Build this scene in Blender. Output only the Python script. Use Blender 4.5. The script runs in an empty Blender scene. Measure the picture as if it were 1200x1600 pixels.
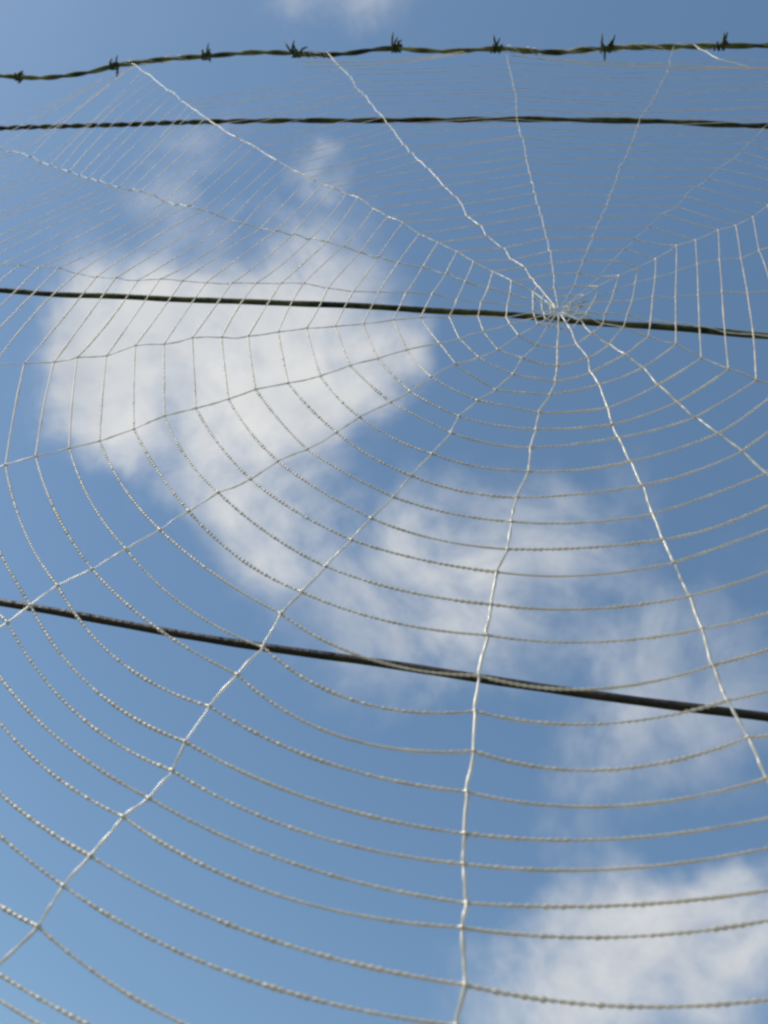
import bpy, math
import numpy as np
from mathutils import Matrix

scene = bpy.context.scene
rng = np.random.default_rng(11)
EYE = 0.55            # height of the camera above the ground, metres

# ------------------------------------------------------------------ camera
CAM_RIGHT, CAM_UP, CAM_BACK = (0.950527, 0.105299, 0.292252), (-0.111827, -0.761737, 0.638162), (0.289817, -0.639272, -0.712276)

cam_data = bpy.data.cameras.new("camera")
cam_data.sensor_fit = 'VERTICAL'
cam_data.sensor_height = 36.0
cam_data.sensor_width = 27.0
cam_data.lens = 34.99
cam_data.clip_start = 0.01
cam_data.clip_end = 3000
cam_data.dof.use_dof = True
cam_data.dof.focus_distance = 0.52
cam_data.dof.aperture_fstop = 21.0
camera = bpy.data.objects.new("camera", cam_data)
m = Matrix.Identity(4)
for i in range(3):
    m[i][0], m[i][1], m[i][2] = CAM_RIGHT[i], CAM_UP[i], CAM_BACK[i]
m[2][3] = EYE
camera.matrix_world = m
scene.collection.objects.link(camera)
scene.camera = camera

# ------------------------------------------------------------------ light
SUN = np.array([-0.74, -0.30, 0.60]); SUN /= np.linalg.norm(SUN)
SUN_EL = math.asin(SUN[2]); SUN_ROT = math.atan2(SUN[0], SUN[1])
SKY_STRENGTH = 0.14
NOISE_SHIFT = (5.7, 1.3, 3.1)
sun_data = bpy.data.lights.new("sun", 'SUN')
sun_data.energy = 3.2
sun_data.angle = math.radians(0.53)
sun_data.color = (1.0, 0.95, 0.87)
sun = bpy.data.objects.new("sun", sun_data)
z = SUN; x = np.cross((0, 0, 1), z); x /= np.linalg.norm(x); y = np.cross(z, x)
mm = Matrix.Identity(4)
for i in range(3):
    mm[i][0], mm[i][1], mm[i][2] = x[i], y[i], z[i]
mm[0][3], mm[1][3], mm[2][3] = SUN * 20
sun.matrix_world = mm
scene.collection.objects.link(sun)

scene.view_settings.view_transform = 'Standard'
scene.view_settings.look = 'None'
scene.view_settings.exposure = 0.0
scene.view_settings.gamma = 1.0
scene.view_settings.use_curve_mapping = False
scene.cycles.filter_width = 2.6
scene.cycles.max_bounces = 6

# ------------------------------------------------------------------ measured tables (metres)
# points on the web are (along the fence, up), measured from the camera's foot point
HUB = (-0.0735,0.451)
RADIALS = [
    [(-0.0905,0.4718),(-0.1042,0.4821),(-0.1174,0.4953),(-0.1309,0.5067),(-0.1436,0.5187),(-0.1582,0.5303),(-0.173,0.5424),(-0.1869,0.5552),(-0.2004,0.5665),(-0.2143,0.5794),(-0.2292,0.5939),(-0.2411,0.6036),(-0.2529,0.6123),(-0.2651,0.6214),(-0.2776,0.6307),(-0.2906,0.6416),(-0.3035,0.6529),(-0.3169,0.6645),(-0.3319,0.6794),(-0.3463,0.6935),(-0.3607,0.7066),(-0.3737,0.7171),(-0.3898,0.7327),(-0.406,0.749),(-0.4229,0.7659),(-0.4444,0.789),(-0.4586,0.8039),(-0.4717,0.8173),(-0.4868,0.8332),(-0.5025,0.8497),(-0.5181,0.8667),(-0.5332,0.8822),(-0.5499,0.9006),(-0.5661,0.9172),(-0.5807,0.932),(-0.5857,0.9184),(-0.5887,0.9004),(-0.5917,0.8829),(-0.5945,0.8658),(-0.5973,0.8491),(-0.6008,0.8329),(-0.6042,0.817),(-0.6082,0.8014),(-0.6121,0.7863),(-0.6167,0.7714),(-0.6211,0.7569),(-0.6261,0.7427),(-0.6332,0.727)],
    [(-0.0886,0.4615),(-0.102,0.4676),(-0.115,0.4736),(-0.1292,0.4797),(-0.1421,0.4879),(-0.1579,0.4953),(-0.1737,0.5001),(-0.1879,0.5058),(-0.2004,0.5114),(-0.2129,0.5172),(-0.226,0.5242),(-0.2397,0.5304),(-0.2525,0.5338),(-0.2649,0.5365),(-0.2785,0.5428),(-0.2923,0.5497),(-0.3057,0.5561),(-0.3185,0.5617),(-0.3311,0.5673),(-0.3435,0.573),(-0.3565,0.5795),(-0.3693,0.5861),(-0.3816,0.5922),(-0.3941,0.5983),(-0.4051,0.6023),(-0.4157,0.6053),(-0.4268,0.6098),(-0.4394,0.6166),(-0.4522,0.6234),(-0.4645,0.63),(-0.477,0.6366),(-0.4894,0.6428),(-0.5021,0.649),(-0.5155,0.6562),(-0.5295,0.6639),(-0.5452,0.6729),(-0.5599,0.68),(-0.574,0.685),(-0.5943,0.6957),(-0.6141,0.7053),(-0.6371,0.7167),(-0.6616,0.7286),(-0.6885,0.7409)],
    [(-0.087,0.453),(-0.1006,0.4543),(-0.1148,0.4557),(-0.1282,0.4571),(-0.1428,0.4616),(-0.1577,0.4623),(-0.1732,0.4618),(-0.1879,0.4614),(-0.2035,0.4629),(-0.2186,0.4654),(-0.233,0.4664),(-0.2481,0.4656),(-0.2635,0.4649),(-0.2789,0.4637),(-0.2936,0.4626),(-0.3086,0.4633),(-0.3243,0.4638),(-0.3392,0.4641),(-0.3535,0.4653),(-0.3692,0.4691),(-0.383,0.4715),(-0.3983,0.4737),(-0.4136,0.4741),(-0.4272,0.4751),(-0.4422,0.4761),(-0.4569,0.4771),(-0.471,0.4781),(-0.4892,0.4793),(-0.506,0.4804),(-0.5221,0.4815),(-0.5385,0.4827),(-0.5509,0.4835),(-0.568,0.4847),(-0.5815,0.4856),(-0.596,0.4866),(-0.6137,0.4878),(-0.6257,0.4886),(-0.6371,0.4894),(-0.6496,0.4902),(-0.6686,0.4915),(-0.6835,0.4926),(-0.7001,0.4937),(-0.7139,0.4946)],
    [(-0.0858,0.4467),(-0.0988,0.4423),(-0.1129,0.44),(-0.1274,0.4375),(-0.1422,0.4354),(-0.1556,0.4306),(-0.1703,0.4253),(-0.1837,0.4201),(-0.198,0.4155),(-0.2117,0.4103),(-0.2274,0.4062),(-0.2404,0.4018),(-0.2552,0.3978),(-0.2684,0.3905),(-0.2822,0.3853),(-0.2952,0.3768),(-0.3075,0.3697),(-0.3194,0.3654),(-0.3351,0.3619),(-0.3495,0.3566),(-0.3673,0.3505),(-0.383,0.3452),(-0.3983,0.3399),(-0.4122,0.3352),(-0.4289,0.3295),(-0.4444,0.3242),(-0.4584,0.3194),(-0.4729,0.3145),(-0.4837,0.3108),(-0.4993,0.3054),(-0.5143,0.3003),(-0.5239,0.297),(-0.5407,0.2913),(-0.5561,0.286),(-0.5713,0.2808),(-0.5851,0.2761),(-0.5973,0.2719),(-0.6141,0.2662),(-0.629,0.2611),(-0.6441,0.2559),(-0.6578,0.2513),(-0.6737,0.2458),(-0.6881,0.2409)],
    [(-0.0838,0.4413),(-0.0949,0.4331),(-0.106,0.4229),(-0.1163,0.4143),(-0.125,0.4092),(-0.1402,0.4027),(-0.1522,0.3934),(-0.163,0.3832),(-0.1748,0.3729),(-0.1873,0.3627),(-0.1999,0.3532),(-0.2107,0.3452),(-0.223,0.3354),(-0.2345,0.3258),(-0.2441,0.314),(-0.2556,0.3026),(-0.2656,0.2937),(-0.2772,0.2847),(-0.2884,0.2773),(-0.301,0.2672),(-0.3129,0.2576),(-0.3287,0.2448),(-0.3384,0.237),(-0.347,0.23),(-0.3601,0.2194),(-0.3731,0.2089),(-0.3835,0.2005),(-0.3947,0.1914),(-0.4055,0.1827),(-0.4178,0.1728),(-0.4284,0.1643),(-0.4409,0.1541),(-0.4535,0.144),(-0.4645,0.135),(-0.4752,0.1264),(-0.4884,0.1157),(-0.5006,0.1059),(-0.5148,0.0945),(-0.5254,0.0859),(-0.537,0.0765),(-0.5475,0.068),(-0.5593,0.0585),(-0.5717,0.0485)],
    [(-0.0816,0.4361),(-0.0884,0.4218),(-0.0958,0.4086),(-0.103,0.3988),(-0.112,0.3896),(-0.1207,0.3776),(-0.1272,0.3645),(-0.1337,0.3546),(-0.1437,0.34),(-0.1499,0.3265),(-0.1583,0.3121),(-0.1672,0.301),(-0.1746,0.288),(-0.1838,0.276),(-0.1905,0.2622),(-0.1967,0.2491),(-0.2036,0.2346),(-0.2109,0.2214),(-0.2207,0.2118),(-0.2243,0.1994),(-0.2271,0.1893),(-0.2323,0.1784),(-0.2345,0.1704),(-0.2389,0.1536),(-0.2405,0.1458),(-0.2437,0.1325),(-0.2491,0.1224),(-0.2538,0.1137),(-0.26,0.1021),(-0.2651,0.0925),(-0.2717,0.0801),(-0.276,0.0721),(-0.2818,0.0612),(-0.2873,0.051),(-0.2933,0.0396),(-0.2981,0.0307),(-0.3038,0.02),(-0.3105,0.0074),(-0.3151,-0.0011),(-0.3202,-0.0107),(-0.3266,-0.0225),(-0.3316,-0.0319),(-0.3383,-0.0445)],
    [(-0.0763,0.4354),(-0.0786,0.4166),(-0.0823,0.4004),(-0.0838,0.3864),(-0.0896,0.3746),(-0.0947,0.3605),(-0.0998,0.3464),(-0.1001,0.3341),(-0.1041,0.3174),(-0.1088,0.3018),(-0.1114,0.286),(-0.1158,0.2707),(-0.1194,0.2574),(-0.1248,0.2428),(-0.128,0.227),(-0.1296,0.2123),(-0.1306,0.1976),(-0.1337,0.1837),(-0.1376,0.1699),(-0.1386,0.1548),(-0.1383,0.1448),(-0.1402,0.1338),(-0.1446,0.1262),(-0.147,0.1122),(-0.1495,0.1021),(-0.1498,0.0901),(-0.1548,0.0769),(-0.1566,0.0723),(-0.1589,0.0619),(-0.1614,0.0508),(-0.1636,0.0406),(-0.1658,0.0304),(-0.1683,0.0193),(-0.1707,0.0081),(-0.1731,-0.0028),(-0.1749,-0.0109),(-0.177,-0.0204),(-0.1791,-0.0303),(-0.1817,-0.0418),(-0.184,-0.0522),(-0.1861,-0.0619),(-0.1885,-0.0728),(-0.1909,-0.0837)],
    [(-0.0705,0.4327),(-0.068,0.4141),(-0.0653,0.3979),(-0.0639,0.3846),(-0.0642,0.3728),(-0.066,0.3543),(-0.0646,0.3403),(-0.0649,0.3291),(-0.0624,0.3121),(-0.0639,0.295),(-0.0627,0.279),(-0.0609,0.2633),(-0.0618,0.2489),(-0.0605,0.2337),(-0.0585,0.2184),(-0.0572,0.2009),(-0.0551,0.1864),(-0.0519,0.1713),(-0.0506,0.1571),(-0.0479,0.1436),(-0.0461,0.1348),(-0.0426,0.124),(-0.0421,0.1169),(-0.0378,0.103),(-0.0379,0.0939),(-0.0358,0.0812),(-0.0337,0.0686),(-0.0331,0.0638),(-0.0322,0.0552),(-0.0312,0.0451),(-0.0301,0.0341),(-0.0293,0.0266),(-0.0284,0.0186),(-0.0275,0.01),(-0.0263,-0.0017),(-0.0251,-0.0135),(-0.024,-0.024),(-0.0229,-0.0348),(-0.0219,-0.044),(-0.021,-0.0523),(-0.0199,-0.0631),(-0.0187,-0.0744),(-0.0177,-0.0844)],
    [(-0.0647,0.4341),(-0.0595,0.4184),(-0.0523,0.4063),(-0.0493,0.393),(-0.044,0.3818),(-0.0378,0.3644),(-0.0342,0.3507),(-0.0306,0.341),(-0.024,0.3254),(-0.0176,0.31),(-0.0123,0.2938),(-0.0073,0.2788),(-0.0025,0.2665),(0.0039,0.2517),(0.0087,0.2365),(0.0128,0.2212),(0.0176,0.207),(0.0239,0.1938),(0.029,0.1801),(0.0341,0.1696),(0.0369,0.1622),(0.0412,0.1508),(0.0435,0.1438),(0.0503,0.1267),(0.0531,0.1177),(0.0564,0.109),(0.0608,0.0973),(0.0645,0.0875),(0.0687,0.0766),(0.0728,0.0657),(0.0756,0.0583),(0.0799,0.0471),(0.0833,0.0382),(0.0865,0.0297),(0.0911,0.0175),(0.0941,0.0096),(0.0971,0.0017),(0.1006,-0.0074),(0.1054,-0.0201),(0.1099,-0.0319),(0.1138,-0.0421),(0.1188,-0.0553),(0.1223,-0.0646)],
    [(-0.0617,0.4412),(-0.0538,0.4295),(-0.0445,0.421),(-0.0356,0.4092),(-0.0265,0.3997),(-0.0188,0.3861),(-0.0096,0.3739),(-0.0015,0.3633),(0.0084,0.3507),(0.0181,0.3393),(0.0272,0.3267),(0.0359,0.3141),(0.043,0.3036),(0.052,0.2912),(0.0601,0.2771),(0.0696,0.2648),(0.079,0.2525),(0.0892,0.2393),(0.098,0.2279),(0.106,0.2175),(0.1147,0.2062),(0.1239,0.1942),(0.1332,0.182),(0.1421,0.1705),(0.1524,0.1572),(0.1636,0.1425),(0.1741,0.1289),(0.1828,0.1175),(0.1921,0.1055),(0.2017,0.093),(0.2112,0.0807),(0.2189,0.0707),(0.226,0.0614),(0.2353,0.0493),(0.2465,0.0348),(0.256,0.0224),(0.2663,0.009),(0.2757,-0.0033),(0.285,-0.0153),(0.2928,-0.0255),(0.3037,-0.0397),(0.3118,-0.0502),(0.3214,-0.0627)],
    [(-0.0591,0.445),(-0.05,0.4399),(-0.0397,0.4365),(-0.0272,0.4303),(-0.0139,0.4225),(-0.0019,0.4137),(0.0103,0.4032),(0.0223,0.3964),(0.0325,0.3906),(0.0455,0.3833),(0.0584,0.3759),(0.0715,0.3685),(0.0846,0.361),(0.0969,0.354),(0.1099,0.3466),(0.1241,0.3386),(0.1397,0.3297),(0.1517,0.3229),(0.1624,0.3168),(0.172,0.3113),(0.1847,0.3041),(0.1967,0.2973),(0.2118,0.2887),(0.2217,0.2831),(0.2329,0.2767),(0.2435,0.2706),(0.2561,0.2635),(0.268,0.2567),(0.2787,0.2507),(0.2898,0.2443),(0.3039,0.2364),(0.3184,0.2281),(0.3317,0.2205),(0.3452,0.2129),(0.3585,0.2053),(0.3697,0.1989),(0.3819,0.192),(0.3923,0.186),(0.4058,0.1784),(0.417,0.172),(0.4283,0.1656),(0.4412,0.1583),(0.4541,0.1509)],
    [(-0.0593,0.4505),(-0.0504,0.4502),(-0.0393,0.4494),(-0.0277,0.4474),(-0.0157,0.4454),(-0.0045,0.4428),(0.0074,0.4391),(0.0201,0.4369),(0.0309,0.4353),(0.0459,0.433),(0.0594,0.431),(0.0722,0.4291),(0.0859,0.427),(0.0949,0.4257),(0.1079,0.4237),(0.1222,0.4216),(0.1365,0.4194),(0.1456,0.4181),(0.1558,0.4165),(0.1685,0.4147),(0.1809,0.4128),(0.1914,0.4112),(0.2054,0.4091),(0.2171,0.4074),(0.2287,0.4056),(0.2398,0.404),(0.2542,0.4018),(0.2639,0.4003),(0.2784,0.3982),(0.2897,0.3965),(0.301,0.3948),(0.3122,0.3931),(0.3247,0.3912),(0.3362,0.3895),(0.3466,0.3879),(0.3604,0.3859),(0.374,0.3838),(0.3851,0.3822),(0.3967,0.3804),(0.4118,0.3781),(0.4232,0.3764),(0.4358,0.3746),(0.4452,0.3731)],
    [(-0.0578,0.4599),(-0.0491,0.4652),(-0.039,0.4693),(-0.0291,0.4725),(-0.018,0.4752),(-0.0071,0.4771),(0.0043,0.4784),(0.0164,0.4811),(0.0278,0.4849),(0.0375,0.4882),(0.0524,0.4932),(0.0605,0.4959),(0.0722,0.4998),(0.0827,0.5033),(0.0928,0.5067),(0.1051,0.5109),(0.1129,0.5135),(0.122,0.5165),(0.1325,0.52),(0.1459,0.5245),(0.1567,0.5282),(0.1688,0.5322),(0.1765,0.5348),(0.1852,0.5377),(0.1974,0.5418),(0.207,0.545),(0.2176,0.5486),(0.2294,0.5525),(0.2366,0.5549),(0.2453,0.5579),(0.2558,0.5614),(0.264,0.5641),(0.2735,0.5673),(0.2841,0.5709),(0.2937,0.5741),(0.3039,0.5775),(0.3147,0.5811),(0.3275,0.5854),(0.3406,0.5898),(0.3507,0.5932),(0.36,0.5963),(0.3721,0.6004),(0.3836,0.6042)],
    [(-0.0574,0.4687),(-0.049,0.477),(-0.0396,0.4895),(-0.0301,0.4966),(-0.0199,0.5047),(-0.0099,0.5113),(0.0012,0.518),(0.0121,0.5247),(0.0209,0.5323),(0.0312,0.5412),(0.0404,0.5492),(0.0486,0.5562),(0.0594,0.5655),(0.0687,0.5735),(0.0786,0.582),(0.0894,0.5914),(0.1029,0.603),(0.112,0.6108),(0.1225,0.6199),(0.1336,0.6294),(0.1438,0.6382),(0.1552,0.6481),(0.1675,0.6587),(0.1788,0.6684),(0.1893,0.6774),(0.2011,0.6876),(0.2116,0.6966),(0.2222,0.7058),(0.2324,0.7146),(0.2433,0.724),(0.2531,0.7324),(0.265,0.7427),(0.2749,0.7512),(0.2863,0.761),(0.2962,0.7696),(0.3051,0.7772),(0.3141,0.785),(0.3237,0.7932),(0.333,0.8012),(0.344,0.8107),(0.355,0.8202),(0.3635,0.8276),(0.3729,0.8356)],
    [(-0.0576,0.4776),(-0.0484,0.4917),(-0.0402,0.5076),(-0.0318,0.5183),(-0.0222,0.5344),(-0.0127,0.5465),(-0.0013,0.5573),(0.008,0.569),(0.017,0.5828),(0.0249,0.5969),(0.0348,0.6116),(0.0428,0.6235),(0.0524,0.6377),(0.0607,0.65),(0.0715,0.666),(0.0805,0.6794),(0.0871,0.6892),(0.0969,0.7037),(0.1051,0.7159),(0.115,0.7306),(0.1248,0.7451),(0.1332,0.7576),(0.1432,0.7724),(0.1522,0.7858),(0.1624,0.8008),(0.1717,0.8147),(0.1783,0.8245),(0.1873,0.8379),(0.1957,0.8504),(0.2044,0.8632),(0.2142,0.8777),(0.2222,0.8896),(0.2336,0.9065),(0.2403,0.9164),(0.2468,0.9261),(0.2558,0.9394),(0.2671,0.9562),(0.2765,0.9701),(0.2849,0.9826),(0.2943,0.9966),(0.3037,1.0105),(0.313,1.0242),(0.3224,1.0382)],
    [(-0.0627,0.4809),(-0.0591,0.4961),(-0.0546,0.5145),(-0.0498,0.5294),(-0.0464,0.5466),(-0.0398,0.5628),(-0.0341,0.5795),(-0.0264,0.5939),(-0.0227,0.6095),(-0.0177,0.6257),(-0.011,0.6415),(-0.006,0.6588),(0.0028,0.6745),(0.0071,0.6905),(0.0115,0.7071),(0.0157,0.7215),(0.02,0.7364),(0.0259,0.7543),(0.0307,0.7691),(0.0354,0.7834),(0.0396,0.7962),(0.0439,0.8091),(0.051,0.8308),(0.0562,0.8468),(0.0614,0.8628),(0.0672,0.8805),(0.0726,0.8968),(0.077,0.9103),(0.0814,0.9237),(0.0869,0.9404),(0.0915,0.9545),(0.0973,0.9723),(0.1021,0.9868),(0.1065,1.0003),(0.1115,1.0154),(0.116,1.0291),(0.1211,1.0447),(0.1246,1.0555),(0.1293,1.07),(0.1355,1.0888),(0.1403,1.1035),(0.1468,1.1232),(0.1535,1.1436)],
    [(-0.0704,0.4809),(-0.0704,0.495),(-0.0704,0.5123),(-0.0694,0.5252),(-0.0693,0.543),(-0.0695,0.5597),(-0.0687,0.5752),(-0.0673,0.5914),(-0.0679,0.6071),(-0.0672,0.6234),(-0.0676,0.6415),(-0.0682,0.6592),(-0.0663,0.6751),(-0.066,0.6903),(-0.0656,0.7034),(-0.0652,0.7182),(-0.0647,0.7321),(-0.0651,0.7449),(-0.0654,0.7581),(-0.0644,0.7716),(-0.0628,0.7854),(-0.0612,0.7997),(-0.0599,0.8143),(-0.0589,0.8294),(-0.0578,0.8484),(-0.0572,0.8663),(-0.0564,0.8867),(-0.0565,0.9098)],
    [(-0.0803,0.4775),(-0.0831,0.4922),(-0.0864,0.5066),(-0.0908,0.5242),(-0.0955,0.5409),(-0.1,0.5575),(-0.1048,0.5738),(-0.1101,0.591),(-0.1149,0.6078),(-0.1197,0.6255),(-0.125,0.644),(-0.1302,0.6621),(-0.1345,0.6798),(-0.1386,0.6969),(-0.1434,0.7133),(-0.148,0.7289),(-0.1523,0.7436),(-0.1562,0.7572),(-0.1592,0.7712),(-0.1623,0.7857),(-0.1655,0.8006),(-0.1688,0.8159),(-0.1724,0.83),(-0.1763,0.8445),(-0.1808,0.8613),(-0.1855,0.8787),(-0.1909,0.8987),(-0.1977,0.9238)],
    [(-0.089,0.4766),(-0.0938,0.4863),(-0.1006,0.4994),(-0.1105,0.5129),(-0.1186,0.5281),(-0.1314,0.5427),(-0.1385,0.5566),(-0.1502,0.5708),(-0.1574,0.586),(-0.1652,0.6019),(-0.1778,0.6182),(-0.187,0.6344),(-0.1976,0.6512),(-0.2086,0.6675),(-0.2192,0.6846),(-0.2291,0.701),(-0.2384,0.7167),(-0.2475,0.733),(-0.2568,0.75),(-0.2657,0.766),(-0.2762,0.7827),(-0.2871,0.8),(-0.2982,0.818),(-0.3077,0.8348),(-0.3175,0.8522),(-0.3268,0.8702),(-0.3373,0.8889),(-0.353,0.913)],
]
TOP_WIRE = [(-0.7347,0.9156),(-0.7104,0.9125),(-0.6847,0.9113),(-0.6527,0.9219),(-0.6287,0.9329),(-0.6152,0.9424),(-0.5876,0.947),(-0.5576,0.9535),(-0.5161,0.9612),(-0.4698,0.9664),(-0.4201,0.9692),(-0.3688,0.9716),(-0.3248,0.9785),(-0.2972,0.9724),(-0.2639,0.966),(-0.2166,0.9606),(-0.1822,0.9524),(-0.1507,0.9558),(-0.1321,0.9657),(-0.1179,0.9665),(-0.0644,0.9624),(-0.0374,0.9658),(-0.0188,0.968),(-0.0001,0.9647),(0.021,0.9576)]
SECOND_WIRE = [(-0.6304,0.7613),(-0.5355,0.7708),(-0.4326,0.7797),(-0.3559,0.7823),(-0.2713,0.7832),(-0.1911,0.7827),(-0.115,0.7794),(-0.0434,0.7757),(0.024,0.7709)]
THIRD_WIRE = [(-0.4374,0.476),(-0.3221,0.4783),(-0.2173,0.4798),(-0.0758,0.4798),(0.0289,0.4751)]
LOWEST_WIRE = [(-0.266,0.2225),(-0.1775,0.223),(-0.0994,0.224),(-0.0636,0.2247),(-0.0298,0.226),(0.0329,0.2287)]
BARB_AT = [-0.7104,-0.6152,-0.5161,-0.4201,-0.3189,-0.2166,-0.1179,-0.0188]
TOP_FRAME = [
    [(-0.1984,0.9365),(-0.1711,0.924),(-0.1356,0.9133),(-0.1018,0.905),(-0.0534,0.8941),(-0.0126,0.8859),(0.0217,0.882)],
    [(-0.1984,0.9365),(-0.1589,0.919),(-0.1173,0.9001),(-0.0791,0.8918),(-0.0477,0.8861),(0.0218,0.8783)],
    [(-0.3998,0.9292),(-0.3523,0.9237),(-0.3149,0.9256),(-0.2801,0.934),(-0.2453,0.9533)],
    [(-0.3929,0.9111),(-0.3356,0.9119),(-0.2889,0.9216),(-0.2411,0.9485)],
    [(-0.0396,0.9576),(-0.0351,0.9446),(-0.0281,0.9337),(-0.0233,0.9213),(-0.0177,0.911),(-0.0082,0.9007),(0.0061,0.8866)],
]
ANCHORS = {0: [(-0.5942,0.9454)], 16: [(-0.0571,0.96)], 17: [(-0.2064,0.9579)], 18: [(-0.3852,0.9647),(-0.4111,0.9726)]}     # where radials are tied to the top wire
WRAPS = [(-0.615,-0.531,1.5),(-0.418,-0.383,2),(-0.214,-0.165,2),(-0.165,-0.026,2.5)]
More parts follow.
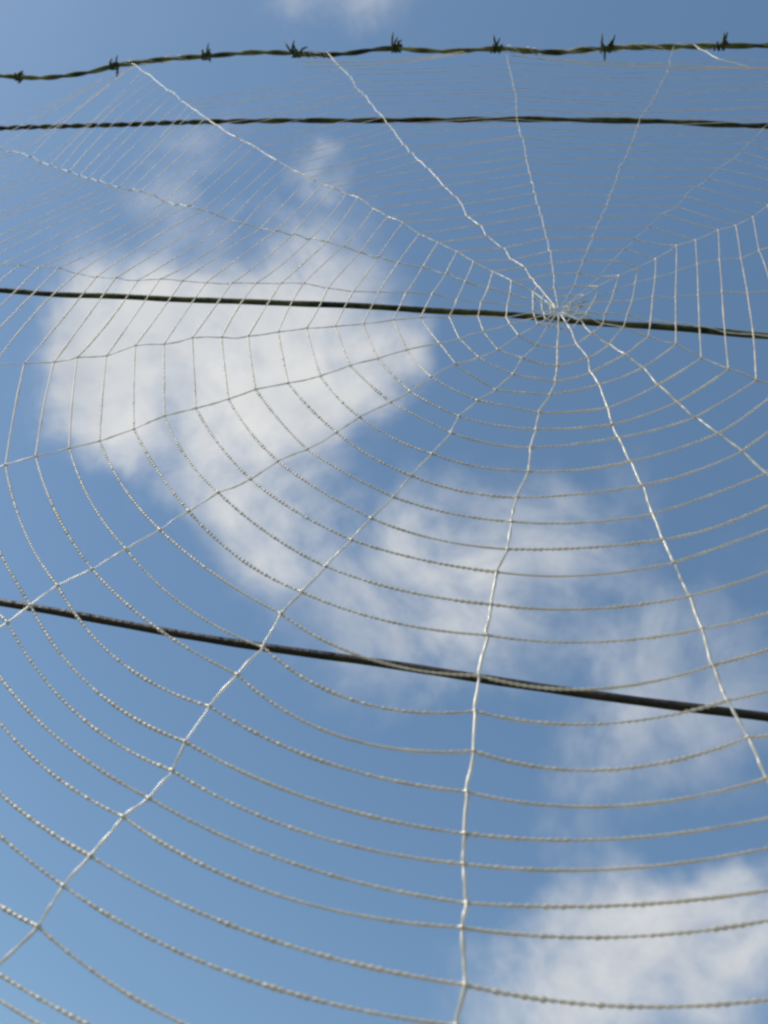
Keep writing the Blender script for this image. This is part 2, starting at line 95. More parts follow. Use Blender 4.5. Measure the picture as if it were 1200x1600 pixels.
CLOUDS = [
    ((-0.5586,0.445,0.6999),0.0473,1.30),
    ((-0.5399,0.4906,0.684),0.0632,1.50),
    ((-0.5187,0.461,0.72),0.0663,1.20),
    ((-0.5467,0.4126,0.7286),0.0470,0.55),
    ((-0.4753,0.5023,0.7223),0.0679,0.70),
    ((-0.4263,0.5024,0.7523),0.0687,0.75),
    ((-0.4359,0.5566,0.7072),0.0692,0.95),
    ((-0.3892,0.5453,0.7424),0.0760,0.80),
    ((-0.3319,0.5332,0.7781),0.0635,1.00),
    ((-0.3745,0.5114,0.7734),0.0567,0.60),
    ((-0.3012,0.5422,0.7844),0.0509,0.60),
    ((-0.4082,0.5214,0.7494),0.0566,0.50),
    ((-0.4553,0.4705,0.7558),0.0554,0.50),
    ((-0.4002,0.4597,0.7928),0.0557,0.55),
    ((-0.5032,0.5453,0.6704),0.0493,0.50),
    ((-0.5674,0.4675,0.6778),0.0355,1.00),
    ((-0.3555,0.4236,0.8332),0.0612,0.50),
    ((-0.3841,0.4248,0.8197),0.0489,0.35),
    ((-0.3297,0.4806,0.8126),0.0438,0.30),
    ((-0.4691,0.5735,0.6716),0.0375,0.35),
    ((-0.4612,0.4588,0.7595),0.0551,0.80),
    ((-0.411,0.4711,0.7805),0.0496,0.70),
    ((-0.5039,0.4336,0.747),0.0480,0.60),
    ((-0.372,0.4481,0.8129),0.0494,0.50),
    ((-0.4127,0.591,0.6931),0.0508,0.60),
    ((-0.5506,0.512,0.6593),0.0451,1.10),
    ((-0.5262,0.5412,0.6559),0.0427,0.90),
    ((-0.5638,0.4933,0.6624),0.0358,0.80),
    ((-0.5041,0.5619,0.6559),0.0370,0.60),
    ((-0.4377,0.6096,0.6609),0.0505,0.60),
    ((-0.3899,0.6337,0.6681),0.0510,0.40),
    ((-0.4571,0.5319,0.7128),0.0499,0.50),
    ((-0.483,0.4384,0.758),0.0484,0.40),
    ((-0.3855,0.5814,0.7165),0.0510,0.40),
    ((-0.4341,0.4484,0.7813),0.0491,0.30),
    ((-0.3372,0.4475,0.8283),0.0433,0.30),
    ((-0.29,0.5329,0.7949),0.0381,0.50),
    ((-0.3035,0.5156,0.8013),0.0379,0.40),
    ((-0.355,0.338,0.8716),0.0293,1.50),
    ((-0.46,0.3271,0.8255),0.0635,0.20),
    ((-0.4928,0.3627,0.7909),0.0467,0.22),
    ((-0.3675,0.3924,0.8432),0.0422,0.20),
    ((-0.4606,0.3427,0.8187),0.0757,0.33),
    ((-0.577,0.3736,0.7263),0.0399,0.28),
    ((-0.5032,0.3658,0.7829),0.0700,0.18),
    ((-0.4115,0.3247,0.8516),0.0638,0.12),
    ((-0.489,0.5318,0.6914),0.0371,-1.10),
    ((-0.3702,0.4883,0.7903),0.0313,-0.70),
    ((-0.4944,0.4901,0.7179),0.0245,-0.50),
    ((-0.2981,0.5736,0.763),0.0448,-0.40),
    ((-0.3999,0.6033,0.69),0.0700,0.45),
    ((-0.3495,0.6361,0.6879),0.0833,0.50),
    ((-0.28,0.6641,0.6933),0.0900,0.52),
    ((-0.2206,0.6922,0.6872),0.0959,0.60),
    ((-0.1687,0.708,0.6858),0.0823,0.42),
    ((-0.144,0.6717,0.7267),0.0759,0.33),
    ((-0.2524,0.7163,0.6505),0.0701,0.30),
    ((-0.1045,0.6476,0.7547),0.0751,0.36),
    ((-0.3046,0.6931,0.6534),0.0704,0.25),
    ((-0.4107,0.6434,0.6461),0.0571,0.30),
    ((-0.2275,0.6496,0.7255),0.0577,0.20),
    ((-0.1482,0.7512,0.6432),0.0938,0.22),
    ((-0.0595,0.7366,0.6737),0.1041,0.20),
    ((0.0285,0.7286,0.6843),0.1004,0.30),
    ((0.0014,0.7758,0.631),0.0886,0.20),
    ((-0.0616,0.7885,0.6119),0.0904,0.17),
    ((-0.0142,0.8171,0.5763),0.0817,0.40),
    ((-0.07,0.8312,0.5516),0.0708,0.18),
    ((-0.2674,0.7561,0.5973),0.0567,0.40),
    ((-0.2973,0.7283,0.6174),0.0762,0.25),
    ((-0.1831,0.7294,0.6592),0.0949,0.30),
    ((0.0677,0.7925,0.6061),0.0680,0.12),
    ((0.0543,0.7084,0.7038),0.0526,0.12),
    ((0.1015,0.8472,0.5215),0.0374,0.90),
    ((0.0697,0.8669,0.4937),0.0429,1.40),
    ((0.0569,0.8844,0.4633),0.0477,0.90),
    ((0.095,0.8569,0.5067),0.0319,0.60),
    ((-0.0049,0.8821,0.4711),0.0385,0.60),
    ((0.0036,0.8706,0.492),0.0305,0.70),
    ((-0.0415,0.8732,0.4857),0.0395,0.60),
    ((-0.0789,0.8639,0.4975),0.0288,0.40),
    ((0.008,0.8883,0.4591),0.0597,0.90),
    ((0.0844,0.887,0.454),0.0725,0.90),
    ((-0.0623,0.8985,0.4345),0.0496,1.10),
    ((-0.0451,0.9155,0.3997),0.0587,0.80),
    ((0.0311,0.9129,0.407),0.0724,0.70),
    ((-0.1137,0.9106,0.3973),0.0547,0.80),
    ((-0.1613,0.9025,0.3993),0.0390,0.50),
    ((0.1227,0.8645,0.4874),0.0517,1.00),
    ((-0.1207,0.8935,0.4326),0.0225,0.50),
    ((-0.0954,0.9268,0.3633),0.0530,0.70),
    ((-0.0214,0.903,0.4291),0.0647,0.60),
    ((0.0419,0.8658,0.4987),0.0382,0.50),
    ((0.0672,0.9289,0.3643),0.0881,0.70),
    ((-0.0356,0.9394,0.3409),0.0913,0.50),
    ((-0.3892,0.2126,0.8963),0.0376,0.30),
    ((-0.3306,0.22,0.9178),0.0324,0.42),
    ((-0.4191,0.2612,0.8695),0.0612,0.16),
    ((-0.5625,0.2106,0.7995),0.1558,0.06),
    ((-0.3502,0.1858,0.9181),0.0631,0.40),
    ((0.1583,-0.4398,0.884),0.1012,0.56),
    ((0.243,-0.4415,0.8637),0.0810,0.32),
    ((0.2477,0.0783,0.9657),0.1122,0.53),
    ((0.178,0.1876,0.966),0.0898,0.72),
    ((-0.4347,-0.876,0.2092),0.1044,0.55),
    ((-0.4204,-0.8783,0.2277),0.0836,0.74),
    ((0.6855,-0.7101,0.1606),0.1166,0.40),
    ((0.6799,-0.7282,0.0868),0.0933,0.46),
    ((0.3019,-0.819,0.4879),0.0719,0.78),
    ((0.414,-0.8293,0.3754),0.0575,0.46),
    ((0.2292,-0.7072,0.6688),0.1005,0.53),
    ((0.2018,-0.6873,0.6977),0.0804,0.72),
    ((-0.8567,-0.3155,0.4082),0.1193,0.77),
    ((-0.8724,-0.2807,0.4),0.0955,0.62),
    ((0.4555,0.363,0.8129),0.1108,0.61),
    ((0.4967,0.3365,0.8),0.0887,0.70),
    ((-0.2469,-0.211,0.9458),0.1393,0.80),
    ((-0.1935,-0.2549,0.9474),0.1115,0.72),
    ((-0.3028,0.0392,0.9522),0.0854,0.62),
    ((-0.3046,0.0081,0.9525),0.0683,0.77),
    ((0.7689,-0.3998,0.499),0.1391,0.50),
    ((0.7772,-0.3982,0.4872),0.1113,0.34),
    ((0.2799,-0.3469,0.8952),0.0712,0.69),
    ((0.2883,-0.2149,0.9331),0.0569,0.35),
    ((0.5883,-0.6726,0.4489),0.0958,0.43),
    ((0.5828,-0.7074,0.3999),0.0766,0.76),
    ((0.5877,-0.4879,0.6454),0.0964,0.77),
    ((0.6342,-0.5053,0.5851),0.0771,0.50),
]

FENCE_Y = 0.2755
WEB_TILT, WEB_TOP = 0.0405, 0.965     # the web hangs from the top wire and leans out towards the viewer

# ------------------------------------------------------------------ sky
world = bpy.data.worlds.new("World")
scene.world = world
world.use_nodes = True
nt = world.node_tree
nt.nodes.clear()
def N(t, **kw):
    nd = nt.nodes.new(t)
    for k, v in kw.items():
        setattr(nd, k, v)
    return nd
def math_node(op, a, b=None, clamp=False):
    nd = N('ShaderNodeMath', operation=op, use_clamp=clamp)
    for i, v in enumerate((a, b)):
        if v is None: continue
        if isinstance(v, (int, float)): nd.inputs[i].default_value = v
        else: nt.links.new(v, nd.inputs[i])
    return nd.outputs[0]
def vec_node(op, a, b):
    nd = N('ShaderNodeVectorMath', operation=op)
    for i, v in enumerate((a, b)):
        if isinstance(v, (tuple, list)): nd.inputs[i].default_value = v
        else: nt.links.new(v, nd.inputs[i])
    return nd
def map_range(v, a, b, c=0.0, d=1.0, smooth=True):
    nd = N('ShaderNodeMapRange', interpolation_type='SMOOTHSTEP' if smooth else 'LINEAR')
    nt.links.new(v, nd.inputs[0])
    for i, q in enumerate((a, b, c, d)): nd.inputs[1 + i].default_value = q
    return nd.outputs[0]
def noise(vec, scale, detail, rough, color=False, dist=0.0):
    nd = N('ShaderNodeTexNoise')
    nd.inputs['Scale'].default_value = scale
    nd.inputs['Detail'].default_value = detail
    nd.inputs['Roughness'].default_value = rough
    nd.inputs['Distortion'].default_value = dist
    nt.links.new(vec, nd.inputs['Vector'])
    return nd.outputs['Color' if color else 'Fac']
direction = N('ShaderNodeTexCoord').outputs['Generated']
sky = N('ShaderNodeTexSky')
sky.sky_type = 'NISHITA'
sky.sun_disc = False
sky.sun_elevation = SUN_EL
sky.sun_rotation = SUN_ROT
sky.altitude = 200
sky.air_density = 1.0
sky.dust_density = 1.0
sky.ozone_density = 1.0
# warp the direction so that cloud edges billow
w1 = vec_node('SUBTRACT', noise(direction, 5.0, 3, .55, True), (.5, .5, .5)).outputs[0]
w1 = vec_node('MULTIPLY', w1, (.12, .12, .12)).outputs[0]
w2 = vec_node('SUBTRACT', noise(direction, 22.0, 4, .6, True), (.5, .5, .5)).outputs[0]
w2 = vec_node('MULTIPLY', w2, (.03, .03, .03)).outputs[0]
wd = vec_node('ADD', vec_node('ADD', direction, w1).outputs[0], w2).outputs[0]
total = None
for c, r, a in CLOUDS:
    dist = vec_node('DISTANCE', wd, c).outputs['Value']
    v = map_range(dist, r * 1.6, 0.0, 0.0, a * .85)
    total = v if total is None else math_node('ADD', total, v)
cover = math_node('SUBTRACT', 1.0, math_node('EXPONENT', math_node('MULTIPLY', total, -1.15)))
shifted = vec_node('ADD', direction, NOISE_SHIFT).outputs[0]
fbm = noise(shifted, 6.5, 8, .58, dist=.6)
fine = noise(shifted, 24.0, 7, .62, dist=.3)
tex = math_node('ADD', math_node('MULTIPLY', fbm, .76), math_node('MULTIPLY', fine, .24))   # about 0.5
body = map_range(math_node('ADD', cover, math_node('MULTIPLY', math_node('SUBTRACT', tex, .5), 3.3)), .02, 1.32)
alpha = math_node('MULTIPLY', body, map_range(cover, 0.0, .8, 0.0, .97, smooth=False))
lit = noise(direction, 6.5, 5, .55)
cr = N('ShaderNodeMix', data_type='RGBA')
nt.links.new(map_range(lit, .3, .7), cr.inputs[0])
cr.inputs[6].default_value = (4.1, 4.3, 4.6, 1)
cr.inputs[7].default_value = (5.6, 5.62, 5.55, 1)
mixc = N('ShaderNodeMix', data_type='RGBA')
nt.links.new(alpha, mixc.inputs[0])
balance = vec_node('MULTIPLY', sky.outputs[0], (.93, 1.05, 1.06)).outputs[0]     # the camera's white balance
flat_tint = N('ShaderNodeMix', data_type='RGBA')        # constant blue painted into the sky colour to even out its brightness gradient
flat_tint.inputs[0].default_value = .38
nt.links.new(balance, flat_tint.inputs[6])
flat_tint.inputs[7].default_value = (1.06, 1.95, 3.3, 1)
nt.links.new(flat_tint.outputs[2], mixc.inputs[6])
nt.links.new(cr.outputs[2], mixc.inputs[7])
bg = N('ShaderNodeBackground')
nt.links.new(mixc.outputs[2], bg.inputs[0])
bg.inputs[1].default_value = SKY_STRENGTH
world.cycles.sampling_method = 'MANUAL'
world.cycles.sample_map_resolution = 256
nt.links.new(bg.outputs[0], N('ShaderNodeOutputWorld').inputs[0])

# ------------------------------------------------------------------ helpers
def material(name, base, base2=None, scale=60, rough=.5, metallic=0.0, bump=0.0, translucent=0.0, spec=.5):
    mt = bpy.data.materials.new(name); mt.use_nodes = True
    t = mt.node_tree; b = t.nodes['Principled BSDF']
    b.inputs['Base Color'].default_value = (*base, 1)
    b.inputs['Roughness'].default_value = rough
    b.inputs['Metallic'].default_value = metallic
    b.inputs['Specular IOR Level'].default_value = spec
    if base2 is not None or bump:
        tc = t.nodes.new('ShaderNodeTexCoord')
        nz = t.nodes.new('ShaderNodeTexNoise')
        nz.inputs['Scale'].default_value = scale
        nz.inputs['Detail'].default_value = 6
        nz.inputs['Roughness'].default_value = .65
        t.links.new(tc.outputs['Object'], nz.inputs['Vector'])
        if base2 is not None:
            rp = t.nodes.new('ShaderNodeValToRGB')
            rp.color_ramp.elements[0].position = .38; rp.color_ramp.elements[0].color = (*base, 1)
            rp.color_ramp.elements[1].position = .64; rp.color_ramp.elements[1].color = (*base2, 1)
            t.links.new(nz.outputs['Fac'], rp.inputs[0])
            t.links.new(rp.outputs[0], b.inputs['Base Color'])
        if bump:
            n2 = t.nodes.new('ShaderNodeTexNoise'); n2.inputs['Scale'].default_value = scale * 9
            n2.inputs['Detail'].default_value = 3
            t.links.new(tc.outputs['Object'], n2.inputs['Vector'])
            bp = t.nodes.new('ShaderNodeBump'); bp.inputs['Strength'].default_value = bump
            bp.inputs['Distance'].default_value = .0006
            t.links.new(n2.outputs['Fac'], bp.inputs['Height'])
            t.links.new(bp.outputs[0], b.inputs['Normal'])
    if translucent:
        tr = t.nodes.new('ShaderNodeBsdfTranslucent'); tr.inputs[0].default_value = (*base, 1)
        mx = t.nodes.new('ShaderNodeMixShader'); mx.inputs[0].default_value = translucent
        t.links.new(b.outputs[0], mx.inputs[1]); t.links.new(tr.outputs[0], mx.inputs[2])
        t.links.new(mx.outputs[0], t.nodes['Material Output'].inputs[0])
    return mt
def silk(name, base, gloss, gloss_rough, through, clear):
    """thin silk: a diffuse core, light leaking through it, and a bright sheen along the thread"""
    mt = bpy.data.materials.new(name); mt.use_nodes = True
    t = mt.node_tree; t.nodes.clear()
    tc = t.nodes.new('ShaderNodeTexCoord')
    nz = t.nodes.new('ShaderNodeTexNoise'); nz.inputs['Scale'].default_value = 130; nz.inputs['Detail'].default_value = 4
    t.links.new(tc.outputs['Object'], nz.inputs['Vector'])
    rp = t.nodes.new('ShaderNodeValToRGB')
    rp.color_ramp.elements[0].position = .3; rp.color_ramp.elements[0].color = (base[0]*.78, base[1]*.76, base[2]*.72, 1)
    rp.color_ramp.elements[1].position = .7; rp.color_ramp.elements[1].color = (*base, 1)
    t.links.new(nz.outputs['Fac'], rp.inputs[0])
    df = t.nodes.new('ShaderNodeBsdfDiffuse'); tr = t.nodes.new('ShaderNodeBsdfTranslucent')
    gl = t.nodes.new('ShaderNodeBsdfGlossy'); gl.inputs['Roughness'].default_value = gloss_rough
    gl.inputs['Color'].default_value = (.96, .93, .87, 1)
    t.links.new(rp.outputs[0], df.inputs['Color']); t.links.new(rp.outputs[0], tr.inputs['Color'])
    m1 = t.nodes.new('ShaderNodeMixShader'); m1.inputs[0].default_value = through
    t.links.new(df.outputs[0], m1.inputs[1]); t.links.new(tr.outputs[0], m1.inputs[2])
    m2 = t.nodes.new('ShaderNodeMixShader'); m2.inputs[0].default_value = gloss
    t.links.new(m1.outputs[0], m2.inputs[1]); t.links.new(gl.outputs[0], m2.inputs[2])
    cl = t.nodes.new('ShaderNodeBsdfTransparent')
    m3 = t.nodes.new('ShaderNodeMixShader'); m3.inputs[0].default_value = clear
    t.links.new(m2.outputs[0], m3.inputs[1]); t.links.new(cl.outputs[0], m3.inputs[2])
    t.links.new(m3.outputs[0], t.nodes.new('ShaderNodeOutputMaterial').inputs[0])
    return mt
SILK_RADIAL = silk("dry_silk", (.86, .81, .73), .18, .36, .42, .24)
SILK_SPIRAL = silk("sticky_silk", (.93, .83, .70), .17, .40, .48, .18)
WIRE_BARE = material("bare_wire", (.022, .018, .017), (.075, .048, .034), scale=45, rough=.55, metallic=.15, bump=.9)
WIRE_OLD = material("lichen_wire", (.05, .05, .022), (.44, .40, .16), scale=34, rough=.75, metallic=.1, bump=.8)
WIRE_GREEN = material("weathered_wire", (.016, .016, .010), (.20, .19, .075), scale=60, rough=.7, metallic=.1, bump=.5)
BARB_MAT = material("barb_wire", (.035, .045, .026), (.12, .14, .06), scale=90, rough=.6, metallic=.3, bump=.5)
GRASS = material("meadow", (.045, .075, .02), (.11, .12, .045), scale=1.5, rough=.95)

def sweep(P, rad, sides=6, caps=True):
    """tube along the points P with one radius each -> vertices, quads"""
    P = np.asarray(P, float); n = len(P)
    rad = np.broadcast_to(np.asarray(rad, float), (n,))
    T = np.gradient(P, axis=0); T /= np.linalg.norm(T, axis=1)[:, None] + 1e-12
    ref = np.array([0.0, 1.0, 0.0])
    if abs(T @ ref).max() > .9: ref = np.array([0.31, 0.2, 0.93])
    A = np.cross(T, ref); A /= np.linalg.norm(A, axis=1)[:, None] + 1e-12
    B = np.cross(T, A)
    an = np.arange(sides) * 2 * np.pi / sides
    V = P[:, None] + rad[:, None, None] * (np.cos(an)[None, :, None] * A[:, None] + np.sin(an)[None, :, None] * B[:, None])
    V = V.reshape(-1, 3)
    i = np.arange(n - 1)[:, None] * sides; j = np.arange(sides)[None]; k = (j + 1) % sides
    Q = np.stack([i + j, i + k, i + sides + k, i + sides + j], -1).reshape(-1, 4)
    return V, Q
def join(pieces):
    V, Q, o = [], [], 0
    for v, q in pieces:
        V.append(v); Q.append(q + o); o += len(v)
    return np.concatenate(V), np.concatenate(Q)
def mesh_object(name, VQ, mat, parent=None):
    V, Q = VQ
    me = bpy.data.meshes.new(name)
    me.vertices.add(len(V)); me.vertices.foreach_set('co', V.astype(np.float32).ravel())
    me.loops.add(Q.size); me.loops.foreach_set('vertex_index', Q.astype(np.int32).ravel())
    me.polygons.add(len(Q))
    me.polygons.foreach_set('loop_start', np.arange(0, Q.size, 4, dtype=np.int32))
    me.update(calc_edges=True); me.validate()
    me.polygons.foreach_set('use_smooth', np.ones(len(Q), bool))
    me.materials.append(mat)
    o = bpy.data.objects.new(name, me)
    scene.collection.objects.link(o)
    o.parent = parent
    return o
def empty(name, loc):
    o = bpy.data.objects.new(name, None); o.location = loc; o.empty_display_size = .02
    scene.collection.objects.link(o); return o
def tag(o, label, category, group=None):
    o['label'] = label; o['category'] = category
    if group: o['group'] = group
def resample(P, step):
    P = np.asarray(P, float)
    s = np.concatenate([[0], np.cumsum(np.linalg.norm(np.diff(P, axis=0), axis=1))])
    n = max(2, int(round(s[-1] / step)) + 1)
    q = np.linspace(0, s[-1], n)
    return np.stack([np.interp(q, s, P[:, i]) for i in range(3)], 1), q
def spline(xs, ys, q):
    """Catmull-Rom style smooth interpolation of ys(xs), straight beyond the ends"""
    xs = np.asarray(xs, float); ys = np.asarray(ys, float)
    m = np.gradient(ys, xs)
    i = np.clip(np.searchsorted(xs, q) - 1, 0, len(xs) - 2)
    h = xs[i + 1] - xs[i]; t = np.clip((q - xs[i]) / h, 0, 1)
    v = (2*t**3 - 3*t**2 + 1)*ys[i] + (t**3 - 2*t**2 + t)*h*m[i] + (-2*t**3 + 3*t**2)*ys[i+1] + (t**3 - t**2)*h*m[i+1]
    return v
def on_web(a, u, dy=0.0):
    a = np.asarray(a, float); u = np.asarray(u, float)
    return np.stack([a, FENCE_Y - WEB_TILT * (WEB_TOP - u) + dy, u + EYE], -1)

# ------------------------------------------------------------------ ground (below the frame)
g = 600.0
gm = mesh_object("ground", (np.array([[-g, -g, 0], [g, -g, 0], [g, g, 0], [-g, g, 0]], float), np.array([[0, 1, 2, 3]])), GRASS)
gm['kind'] = 'structure'

# ------------------------------------------------------------------ fence wires
def wire_line(table, x0=-4.0, x1=4.0, step=.002, wobble=.0006, seed=1):
    t = np.array(table); r = np.random.default_rng(seed)
    x = np.arange(x0, x1, step)
    zc = spline(t[:, 0], t[:, 1], np.clip(x, t[0, 0], t[-1, 0]))
    mean = t[:, 1].mean()
    out = np.maximum(t[0, 0] - x, 0) + np.maximum(x - t[-1, 0], 0)
    zc = mean + (zc - mean) * np.exp(-out * 2.5)
    yc = np.full_like(x, FENCE_Y)
    for k in range(7):
        L = r.uniform(.08, .6); p = r.uniform(0, 6.28)
        yc += wobble * np.sin(x / L * 6.28 + p); zc = zc + .3 * wobble * np.sin(x / L * 5.3 + 2 * p)
    return np.stack([x, yc, zc + EYE], 1)
def twisted(table, name, parent, mat, r_strand, gap, pitch, seed, pitch2=None, **kw):
    c = wire_line(table, seed=seed, **kw)
    x = c[:, 0]
    p = pitch if pitch2 is None else np.interp(x, [-.45, -.15], [pitch, pitch2])
    ph = np.cumsum(2 * np.pi / p * np.gradient(x)) + .9 * np.sin(x * 23 + seed) + 1.1 * np.sin(x * 9.1)
    parts = []
    for s in (0, np.pi):
        off = np.stack([np.zeros_like(x), np.cos(ph + s), np.sin(ph + s)], 1) * gap
        parts.append(mesh_object(name, sweep(c + off, r_strand * (1 + .06 * np.sin(x * 311 + s)), 10), mat, parent))
    return c
def plain(table, name, parent, mat, r_wire, seed, **kw):
    c = wire_line(table, seed=seed, **kw); x = c[:, 0]
    rr = r_wire * (1 + .03 * np.sin(x * 190) + .025 * np.sin(x * 83 + 1))
    return mesh_object(name, sweep(c, rr, 14), mat, parent)

barbed = empty("barbed_wire", (0, 0, 0))
tag(barbed, "topmost strand of the fence, twisted barbed wire with lichen and spiky barbs", "barbed wire")
top_c = twisted(TOP_WIRE, "strand", barbed, WIRE_OLD, .00145, .00110, .058, 3, wobble=.0009)

def barb(x, prongs, seed, lump=0.0):
    """wire end wrapped round both strands, with pointed ends sticking out; prongs = (angle about the wire, length, lean)"""
    r = np.random.default_rng(seed)
    i = np.searchsorted(top_c[:, 0], x); c = top_c[i]
    a = np.linspace(0, 2 * np.pi * 2.6, 60)
    wrap = np.stack([np.linspace(-.0052, .0052, 60), .0032 * np.cos(a), .0032 * np.sin(a)], 1)
    pieces = [sweep(c + wrap, .0010, 7)]
    for k, (ang, ln, lean) in enumerate(prongs):
        dx = r.uniform(-.005, .005)
        out = np.array([lean, np.cos(ang), np.sin(ang)]); out /= np.linalg.norm(out)
        side = np.cross((1, 0, 0), out); side /= np.linalg.norm(side)
        t = np.linspace(0, 1, 9)[:, None]
        P = c + np.array([dx, 0, 0]) + .0022 * (1 - t) * side + out * (.001 + .6 * ln * t) + .0012 * np.sin(t * 3) * side
        rr = np.interp(np.linspace(0, 1, 9), [0, .7, 1], [.0011, .0010, .0004])
        pieces.append(sweep(P, rr, 7))
    o = mesh_object("barb", join(pieces), BARB_MAT, barbed)
    return o
# angle 180 deg points at the viewer's side, 90 deg is straight up
D = math.radians
BARBS = [
    [(D(120), .010, .2), (D(-60), .011, 0), (D(150), .008, -.5), (D(10), .01, .4)],
    [(D(155), .016, .05), (D(-25), .016, 0), (D(150), .011, .3), (D(-20), .012, -.2)],
    [(D(150), .019, .0), (D(145), .013, -.6), (D(165), .010, .3), (D(20), .010, .0)],
    [(D(160), .018, -.5), (D(140), .022, -.8), (D(170), .020, .3), (D(120), .015, .9)],
    [(D(155), .023, -.05), (D(160), .016, .3), (D(130), .015, .55), (D(150), .013, -.6)],
    [(D(155), .019, -.35), (D(150), .014, .25), (D(170), .010, -.9), (D(-150), .008, .5)],
    [(D(160), .017, .2), (D(150), .019, -.1), (D(-20), .016, .1), (D(165), .012, .45)],
    [(D(155), .016, -.1), (D(150), .017, .15), (D(165), .008, 1.2), (D(30), .010, .6)],
]
k = 0
for x in BARB_AT:
    barb(x, BARBS[k], 40 + k); k += 1
for s in (-1, 1):                                     # the barbs go on outside the frame at the same spacing
    x = BARB_AT[0] if s < 0 else BARB_AT[-1]
    for q in range(6):
        x += s * .1
        pr = [(p[0] + rng.uniform(-.6, .6), p[1], p[2]) for p in BARBS[(q * 3 + 1) % 8]]
        barb(x, pr, 80 + q + 10 * s)

second = empty("twisted_wire", (0, 0, 0))
tag(second, "dark two-strand twisted fence wire just below the barbed strand", "wire")
twisted(SECOND_WIRE, "strand", second, WIRE_GREEN, .00135, .00090, .030, 5, pitch2=.12, wobble=.0004)
third = plain(THIRD_WIRE, "fence_wire", None, WIRE_GREEN, .00175, 6, wobble=.00025)
tag(third, "dark plain fence wire running behind the hub of the web", "wire", None)
low = plain(LOWEST_WIRE, "fence_wire", None, WIRE_BARE, .0016, 8, wobble=.00025)
tag(low, "lowest and nearest fence wire, thick dark brown, sloping down to the right", "wire", None)

# ------------------------------------------------------------------ spider web
web = empty("spider_web", tuple(on_web(HUB[0], HUB[1])))
tag(web, "large round spider web of white and beige beaded silk hung on the wire fence", "spider web")
web_loc = np.array(web.location)
def web_part(name, VQ, mat):
    V, Q = VQ
    return mesh_object(name, (V - web_loc, Q), mat, web)

NRAD = len(RADIALS)
NRING = max(len(r) for r in RADIALS)
hub = np.array(HUB)
R3 = [on_web([p[0] for p in r], [p[1] for p in r]) for r in RADIALS]
# silk is never quite flat: push every crossing a little in or out
for r in R3:
    r[:, 1] += rng.normal(0, .0007, len(r))

# radial threads: pulled a little sideways where each turn of the spiral is stuck on
NTOP = 35            # past this turn the first radial has ended on the top wire and the spiral hangs from a frame thread
HUB3 = on_web(hub[0], hub[1])
THICK = [1, .95, .6, .64, .7, .7, .85, 1, 1.05, 1.1, .75, .75, .62, .58, .6, .5, .8, .9, 1]
for i, r in enumerate(R3):
    if i == 0: r = r[:NTOP]
    nxt, prv = R3[(i + 1) % NRAD], R3[i - 1]
    pts = [HUB3 + (r[0] - HUB3) * .12]
    jog = [.15, 2.4, .5, .1, .08, .12, .4, .5, .5, .6, .4, 1.5, 1.0, 1.0, .3, .4, .8, .5, .9][i]
    for j, p in enumerate(r):
        a = nxt[min(j, len(nxt) - 1)] - prv[min(j, len(prv) - 1)]
        a = a / np.linalg.norm(a)
        dl = abs(rng.normal(0, .0008)) * jog
        dl = min(dl, .0022)
        out = p - HUB3; out /= np.linalg.norm(out)
        pts += [p - a * dl * .8 - out * .0004, p + a * dl * .8 + out * .0004]
        if j + 1 < len(r):
            mid = (p + r[j + 1]) / 2 + a * rng.normal(0, .00008) + np.array([0, rng.normal(0, .0003), 0])
            pts.append(mid)
    for ax, az in ANCHORS.get(i, ()):
        pts.append(np.array([ax, FENCE_Y - .0012, az + EYE]))
    pts = np.array(pts)
    q, s = resample(pts, .0011)
    for _ in range(2): q[1:-1] = (q[:-2] + 2 * q[1:-1] + q[2:]) / 4
    nn = len(q)
    swell = np.interp(np.linspace(0, 1, nn), np.linspace(0, 1, nn // 2 + 2), rng.uniform(.58, 1.3, nn // 2 + 2))
    web_part("radial_thread", sweep(q, np.interp(q[:, 2] - EYE, [.2, .5], [.00058, .00045]) * swell * THICK[i], 6), SILK_RADIAL)

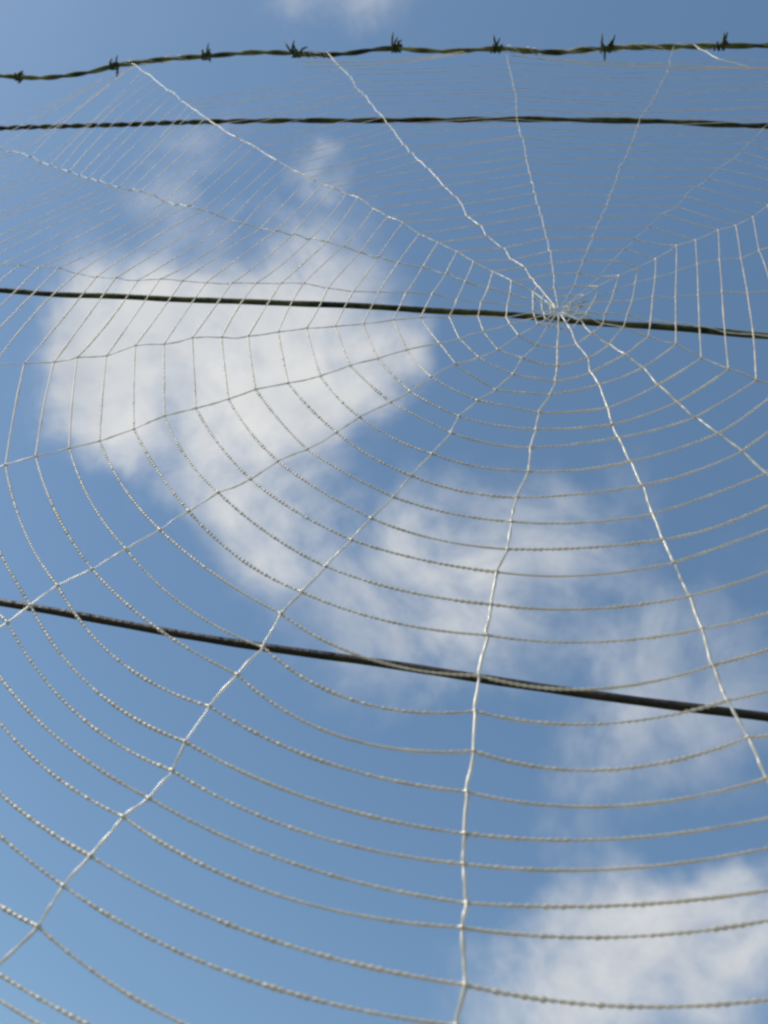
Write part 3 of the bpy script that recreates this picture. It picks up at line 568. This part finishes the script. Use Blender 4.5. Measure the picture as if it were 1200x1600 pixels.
# sticky spiral, one object for each turn; every thread sags between its two radials and carries beads of glue
PITCH = .0022
for j in range(NRING):
    pieces = []
    for i in range(NRAD):
        r0, r1 = R3[i], R3[(i + 1) % NRAD]
        if j >= len(r0) or j >= len(r1): continue
        if i == 0 and j >= 39: continue
        a, b = r0[j], r1[j]
        ln = np.linalg.norm(b - a)
        n = max(6, int(ln / .004))
        t = np.linspace(0, 1, n)[:, None]
        slack = .055 if 4 <= i <= 9 else .018
        if i in (6, 7): slack = .098 if 14 <= j <= 18 else .06
        if i == 5: slack = .07
        sag = slack * abs(b[0] - a[0]) * rng.uniform(.55, 1.35) * min(1.0, (j + 2) / 10)
        P = a + (b - a) * t
        P[:, 2] -= (sag * 4 * t * (1 - t))[:, 0]
        P[:, 1] += (rng.normal(0, .012) * ln * 4 * t * (1 - t))[:, 0]
        q, s = resample(P, PITCH / 3)
        m = len(q)
        amp = np.interp(np.arange(m), np.linspace(0, m, m // 24 + 2), rng.uniform(.7, 1.12, m // 24 + 2))
        prof = np.array([.40, 1.0, .80])[(np.arange(m) + int(rng.integers(3))) % 3]
        bead = rng.uniform(.68, 1.15, m // 3 + 2)[np.arange(m) // 3]
        bare = np.interp(np.arange(m), np.linspace(0, m, m // 60 + 3), np.clip(rng.normal(.9, .35, m // 60 + 3), 0, 1))
        prof = bare * prof * bead + (1 - bare) * .62
        rad = np.interp(q[:, 2] - EYE, [.2, .42, .62, .8], [.00078, .00062, .00044, .00040]) * amp * prof
        end = np.minimum(s, s[-1] - s)
        rad = np.maximum(rad, np.interp(q[:, 2] - EYE, [.25, .6], [.00085, .00050]) * np.exp(-(end / .0011) ** 2))
        pieces.append(sweep(q, rad, 5))
    if pieces:
        web_part("spiral_thread", join(pieces), SILK_SPIRAL)

# hub: a small untidy mesh of short silk rounds the spider left at the centre
pieces = []
for f_ in (.32, .64):
    loop = np.array([HUB3 + (r[0] - HUB3) * f_ * rng.uniform(.94, 1.06) for r in R3])
    loop = np.concatenate([loop, loop[:1]])
    q, s = resample(loop, .0007)
    pieces.append(sweep(q, .0003 * rng.uniform(.7, 1.3, len(q)), 5))
for k in range(2):
    a = R3[rng.integers(NRAD)][0]; b = R3[rng.integers(10, 17)][0]
    p = HUB3 + (a - HUB3) * rng.uniform(.05, .5); q2 = HUB3 + (b - HUB3) * rng.uniform(.1, .8)
    mid = (p + q2) / 2 + rng.normal(0, .0012, 3)
    q, s = resample(np.array([p, mid, q2]), .0008)
    pieces.append(sweep(q, .0002, 5))
web_part("hub_mesh", join(pieces), SILK_RADIAL)
# tufts of loose silk at the hub, where glue has pulled threads together
pieces = []
for k in range(5):
    a = R3[rng.integers(10, 16)][0]
    c = HUB3 + (a - HUB3) * rng.uniform(.25, .75)
    dirv = (a - HUB3) + rng.normal(0, .005, 3); dirv /= np.linalg.norm(dirv)
    t = np.linspace(-1, 1, 9)[:, None]
    pieces.append(sweep(c + dirv * t * .0028, .0005 * np.sqrt(1.02 - t[:, 0] ** 2), 6))
web_part("silk_tuft", join(pieces), SILK_RADIAL)

# frame threads that tie the web to the top wire
for line in TOP_FRAME:
    P = on_web([p[0] for p in line], [p[1] for p in line], -.002)
    q, s = resample(P, .002)
    bright = line is TOP_FRAME[-1]
    web_part("frame_thread", sweep(q, (.0005 if bright else .00042) * rng.uniform(.8, 1.2, len(q)), 6), SILK_RADIAL if bright else SILK_SPIRAL)
q, s = resample(R3[0][NTOP - 1:], .002)
web_part("frame_thread", sweep(q, .00024, 6), SILK_SPIRAL)
# silk wound along the top wire where the web is tied on
for x0, x1, turns in WRAPS:
    i0, i1 = np.searchsorted(top_c[:, 0], (x0, x1))
    c = top_c[i0:i1]; n = len(c)
    for off in (0.0, 2.1):
        an = np.linspace(0, turns * 2 * np.pi, n) + off + .4 * np.sin(np.linspace(0, 9, n))
        q = c + np.stack([np.zeros(n), np.cos(an), np.sin(an)], 1) * .0031
        web_part("anchor_thread", sweep(q, .00042 * rng.uniform(.7, 1.2, n), 5), SILK_SPIRAL)
# outer frame and its stays, outside the picture: round the ends of the radials, then down to the ground and out to the wires
ends = [R3[i][-1] for i in range(0, 16)]
q, s = resample(np.array(ends), .004)
web_part("frame_thread", sweep(q, .0006, 6), SILK_RADIAL)
for p, e in ((R3[6][-1], (-.62, .10, 0.0)), (R3[7][-1], (-.02, .12, 0.0)), (R3[8][-1], (.55, .14, 0.0)),
             (R3[3][-1], (-1.5, FENCE_Y, float(np.mean([w[1] for w in THIRD_WIRE])) + EYE)),
             (R3[13][-1], (1.2, FENCE_Y, float(np.mean([w[1] for w in SECOND_WIRE])) + EYE)),
             (R3[1][-1], (-1.1, FENCE_Y, float(np.mean([w[1] for w in TOP_WIRE])) + EYE))):
    q, s = resample(np.array([p, e]), .01)
    web_part("stay_thread", sweep(q, .0006, 6), SILK_RADIAL)
